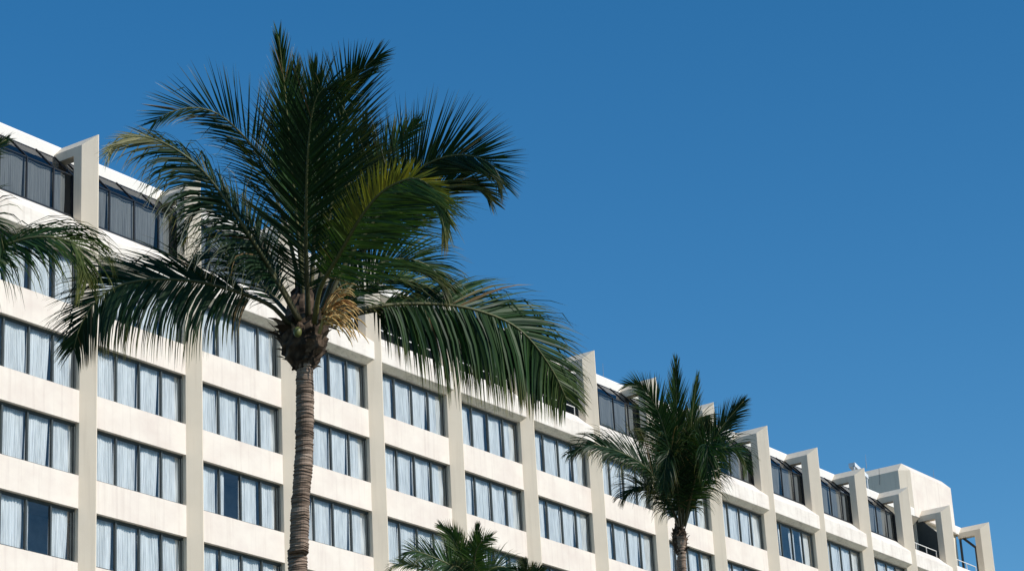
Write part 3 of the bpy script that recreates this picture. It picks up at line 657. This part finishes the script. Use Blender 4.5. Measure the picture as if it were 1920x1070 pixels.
   {'pts': [(3.969, -15.188, 19.036), (3.711, -15.141, 19.537), (3.549, -15.05, 19.761)], 'n': 34, 'll': 0.5, 'start': 0.2, 'a0': 46, 'a1': 14, 'droop': (0.1, 0.1), 'tint': 'd'},
   {'pts': [(4.151, -15.105, 19.08), (4.071, -15.313, 19.566), (4.032, -15.439, 19.839)], 'n': 30, 'll': 0.5, 'start': 0.2, 'a0': 34, 'a1': 8, 'droop': (0.05, 0.05), 'tint': 'd'},
   {'pts': [(3.825, -15.324, 18.987), (3.94, -15.858, 19.243), (4.217, -16.152, 19.069)], 'n': 34, 'll': 0.6, 'start': 0.2, 'a0': 60, 'a1': 20, 'droop': (0.7, 0.7), 'tint': 'd'},
   {'pts': [(3.825, -15.324, 18.987), (3.379, -15.058, 19.295), (3.187, -14.685, 19.165)], 'n': 34, 'll': 0.6, 'start': 0.2, 'a0': 60, 'a1': 20, 'droop': (0.7, 0.7), 'tint': 'd'},
 ],
},
 {'label': 'coconut palm at the left edge with only its arching fronds in view',
  'seed': 53,
  'foot': (-37.543, -34.623, 0.0),
  'trunk': [(-37.543, -34.623, 0.0), (-37.343, -34.523, 4.273), (-37.343, -34.423, 9.495), (-37.663, -34.749, 10.692), (-37.858, -34.941, 11.41), (-38.0, -35.092, 11.948)],
  'r': (0.17, 0.13),
  'bulb': ((-37.888, -34.977, 11.529), 0.3, 0.7),
  'fronds': [
   {'pts': [(-38.05, -35.138, 12.128), (-38.086, -35.627, 12.366), (-38.051, -36.129, 12.467), (-37.936, -36.541, 12.538), (-37.842, -36.859, 12.52), (-37.694, -37.043, 12.466), (-37.666, -37.199, 12.351), (-37.572, -37.213, 12.166), (-37.5, -37.187, 11.966)], 'n': 96, 'll': 1.2, 'wid': 0.026, 'start': 0.12, 'a0': 66, 'a1': 24, 'nrm': (0, 0.75, -0.65), 'droop': (0.75, 1.3), 'lift': (5, -20), 'tint': 'g', 'kink': 0.1, 'tipt': (0.6, (0.15, 0.17, 0.05))},
   {'pts': [(-37.93, -35.002, 12.229), (-37.863, -35.268, 13.046), (-37.855, -35.515, 13.683), (-37.771, -35.834, 13.972), (-37.701, -36.006, 14.072)], 'n': 50, 'll': 0.55, 'wid': 0.026, 'start': 0.25, 'a0': 56, 'a1': 14, 'droop': (0.2, 0.3)},
   {'pts': [(-38.224, -35.38, 12.018), (-38.348, -35.999, 12.362), (-38.567, -36.402, 12.591), (-38.568, -36.623, 12.636), (-38.528, -36.761, 12.47), (-38.411, -36.759, 12.206)], 'n': 40, 'll': 0.7, 'wid': 0.026, 'start': 0.2, 'a0': 60, 'a1': 22, 'droop': (0.9, 1.1), 'nrm': (0, 0.7, -0.7)},
   {'pts': [(-37.922, -34.994, 12.199), (-38.186, -34.968, 13.032), (-38.44, -34.842, 13.691), (-38.67, -34.514, 13.996)], 'n': 60, 'll': 1, 'start': 0.2},
   {'pts': [(-37.922, -34.994, 12.199), (-38.218, -34.647, 12.622), (-38.524, -34.128, 12.812), (-38.697, -33.479, 12.516)], 'n': 60, 'll': 1.1, 'start': 0.2, 'nrm': (0, 0.9, -0.5), 'droop': (1, 1)},
   {'pts': [(-37.922, -34.994, 12.199), (-38.073, -35.169, 13.08), (-38.193, -35.313, 13.846), (-38.295, -35.486, 14.614)], 'n': 60, 'll': 1, 'start': 0.2, 'a0': 50, 'a1': 12},
   {'pts': [(-38.17, -35.274, 12.026), (-38.587, -35.189, 11.969), (-39.015, -34.956, 11.713), (-39.147, -34.59, 11.175)], 'n': 60, 'll': 1.1, 'start': 0.2, 'nrm': (0, 0.9, -0.5), 'droop': (1, 1)},
   {'pts': [(-37.409, -34.419, 12.486), (-36.756, -33.967, 13.217), (-35.989, -33.521, 13.705), (-35.444, -33.148, 13.653)], 'n': 60, 'll': 1.1, 'start': 0.2, 'nrm': (0, 0.9, -0.5), 'droop': (0.8, 0.8)},
 ],
},
]
# ------------------------------------------------------------------ build the palms
for P in PALMS:
    root = thing('palm_tree', P['label'], 'palm tree', P['foot'], 'tall coconut palms in front of the hotel')
    off = Vector(P['foot'])
    holder = Vector((0, 0, 0))
    rnd = random.Random(P['seed'])
    loc = lambda p: tuple(Vector(p)-off)
    trunk(root, [loc(p) for p in P['trunk']], P['r'][0], P['r'][1], P['seed'], P.get('ring', .029))
    cb = P['bulb']; crown_base(root, Vector(loc(cb[0])), cb[1], cb[2], P['seed'], P['r'][1]*.95)
    for fr in P['fronds']:
        kw = dict(fr); pts = [loc(p) for p in kw.pop('pts')]
        frond(root, pts, rnd, **kw)
    if P.get('flower'):
        fb = Vector(loc(P['flower'])); mb = MB(); rf = random.Random(8)
        for i in range(58):
            u = rf.uniform(0, 1); el = rf.uniform(-.2, 1.25); az = rf.uniform(-.7, .6)
            d = (RV*math.cos(el)+UV*math.sin(el)+FV*az*.6).normalized()
            q = fb+UV*rf.uniform(-.05, .22)+RV*rf.uniform(-.03, .1)+FV*rf.uniform(-.1, .03); pts = [q.copy()]; l = rf.uniform(.36, .66)
            for s in range(9):
                q = q+d*l/9; d = (d+Vector((0, 0, -.10-.035*s))+Vector((rf.uniform(-.05, .05), rf.uniform(-.05, .05), rf.uniform(-.05, .05)))).normalized(); pts.append(q.copy())
            col = lerp3((.66, .42, .15), (.85, .62, .30), rf.random())
            if rf.random() < .18: col = (.36, .18, .07)
            mb.tube(pts, [.007+.0035*(j % 2) for j in range(9)]+[.003], 5, col)
        mb.tube([fb+Vector((0, 0, -.15))-RV*.06, fb+UV*.05, fb+UV*.25+RV*.06], [.03, .026, .012], 6, (.4, .32, .12))
        link('flower_cluster', mb.mesh('flower_cluster', M['fibre'], True), root)
        mb = MB(); c = Vector(loc(P['nut']))
        me = bpy.data.meshes.new('coconut'); bm = bmesh.new(); bmesh.ops.create_uvsphere(bm, u_segments=16, v_segments=10, radius=.06)
        for v in bm.verts: v.co.z *= 1.3; v.co += c
        bm.to_mesh(me); bm.free(); me.materials.append(simple('green_coconut', (.12, .13, .03), .5)); me.polygons.foreach_set('use_smooth', [True]*len(me.polygons))
        link('coconut', me, root)
# ------------------------------------------------------------------ light, sky, camera
S = Vector((.09, -.82, .56)).normalized()
sd = bpy.data.lights.new('sun', 'SUN'); sd.energy = 4.2; sd.angle = math.radians(.5); sd.color = (1.0, .955, .88)
so = bpy.data.objects.new('sun', sd); COL.objects.link(so); so.rotation_euler = S.to_track_quat('Z', 'Y').to_euler()
so.location = (0, -60, 90)
w = bpy.data.worlds.new('World'); SC.world = w; w.use_nodes = True; nt = w.node_tree
sky = nt.nodes.new('ShaderNodeTexSky'); sky.sky_type = 'NISHITA'; sky.sun_disc = False
sky.sun_elevation = math.asin(S.z); sky.sun_rotation = math.atan2(S.x, S.y)
sky.altitude = 0; sky.air_density = 1.0; sky.dust_density = 0.0; sky.ozone_density = 3.0
bg = nt.nodes['Background']; bg.inputs[1].default_value = .10
hs = nt.nodes.new('ShaderNodeHueSaturation'); hs.inputs['Saturation'].default_value = 1.34; hs.inputs['Value'].default_value = 1.22; hs.inputs['Hue'].default_value = .496
nt.links.new(sky.outputs[0], hs.inputs['Color']); nt.links.new(hs.outputs[0], bg.inputs[0])
cd = bpy.data.cameras.new('camera'); cam = bpy.data.objects.new('camera', cd); COL.objects.link(cam)
cd.sensor_width = 36; cd.lens = 4559.73/1920*36; cd.clip_start = .5; cd.clip_end = 6000
m = Matrix((RV, UV, -FV)).transposed().to_4x4(); m.translation = Vector((-56.7746, -56.143, G-31.34))
cam.matrix_world = m; SC.camera = cam
SC.view_settings.view_transform = 'Standard'; SC.view_settings.look = 'None'; SC.view_settings.gamma = 1
SC.view_settings.exposure = 0.0
SC.render.resolution_x = 1024; SC.render.resolution_y = 570
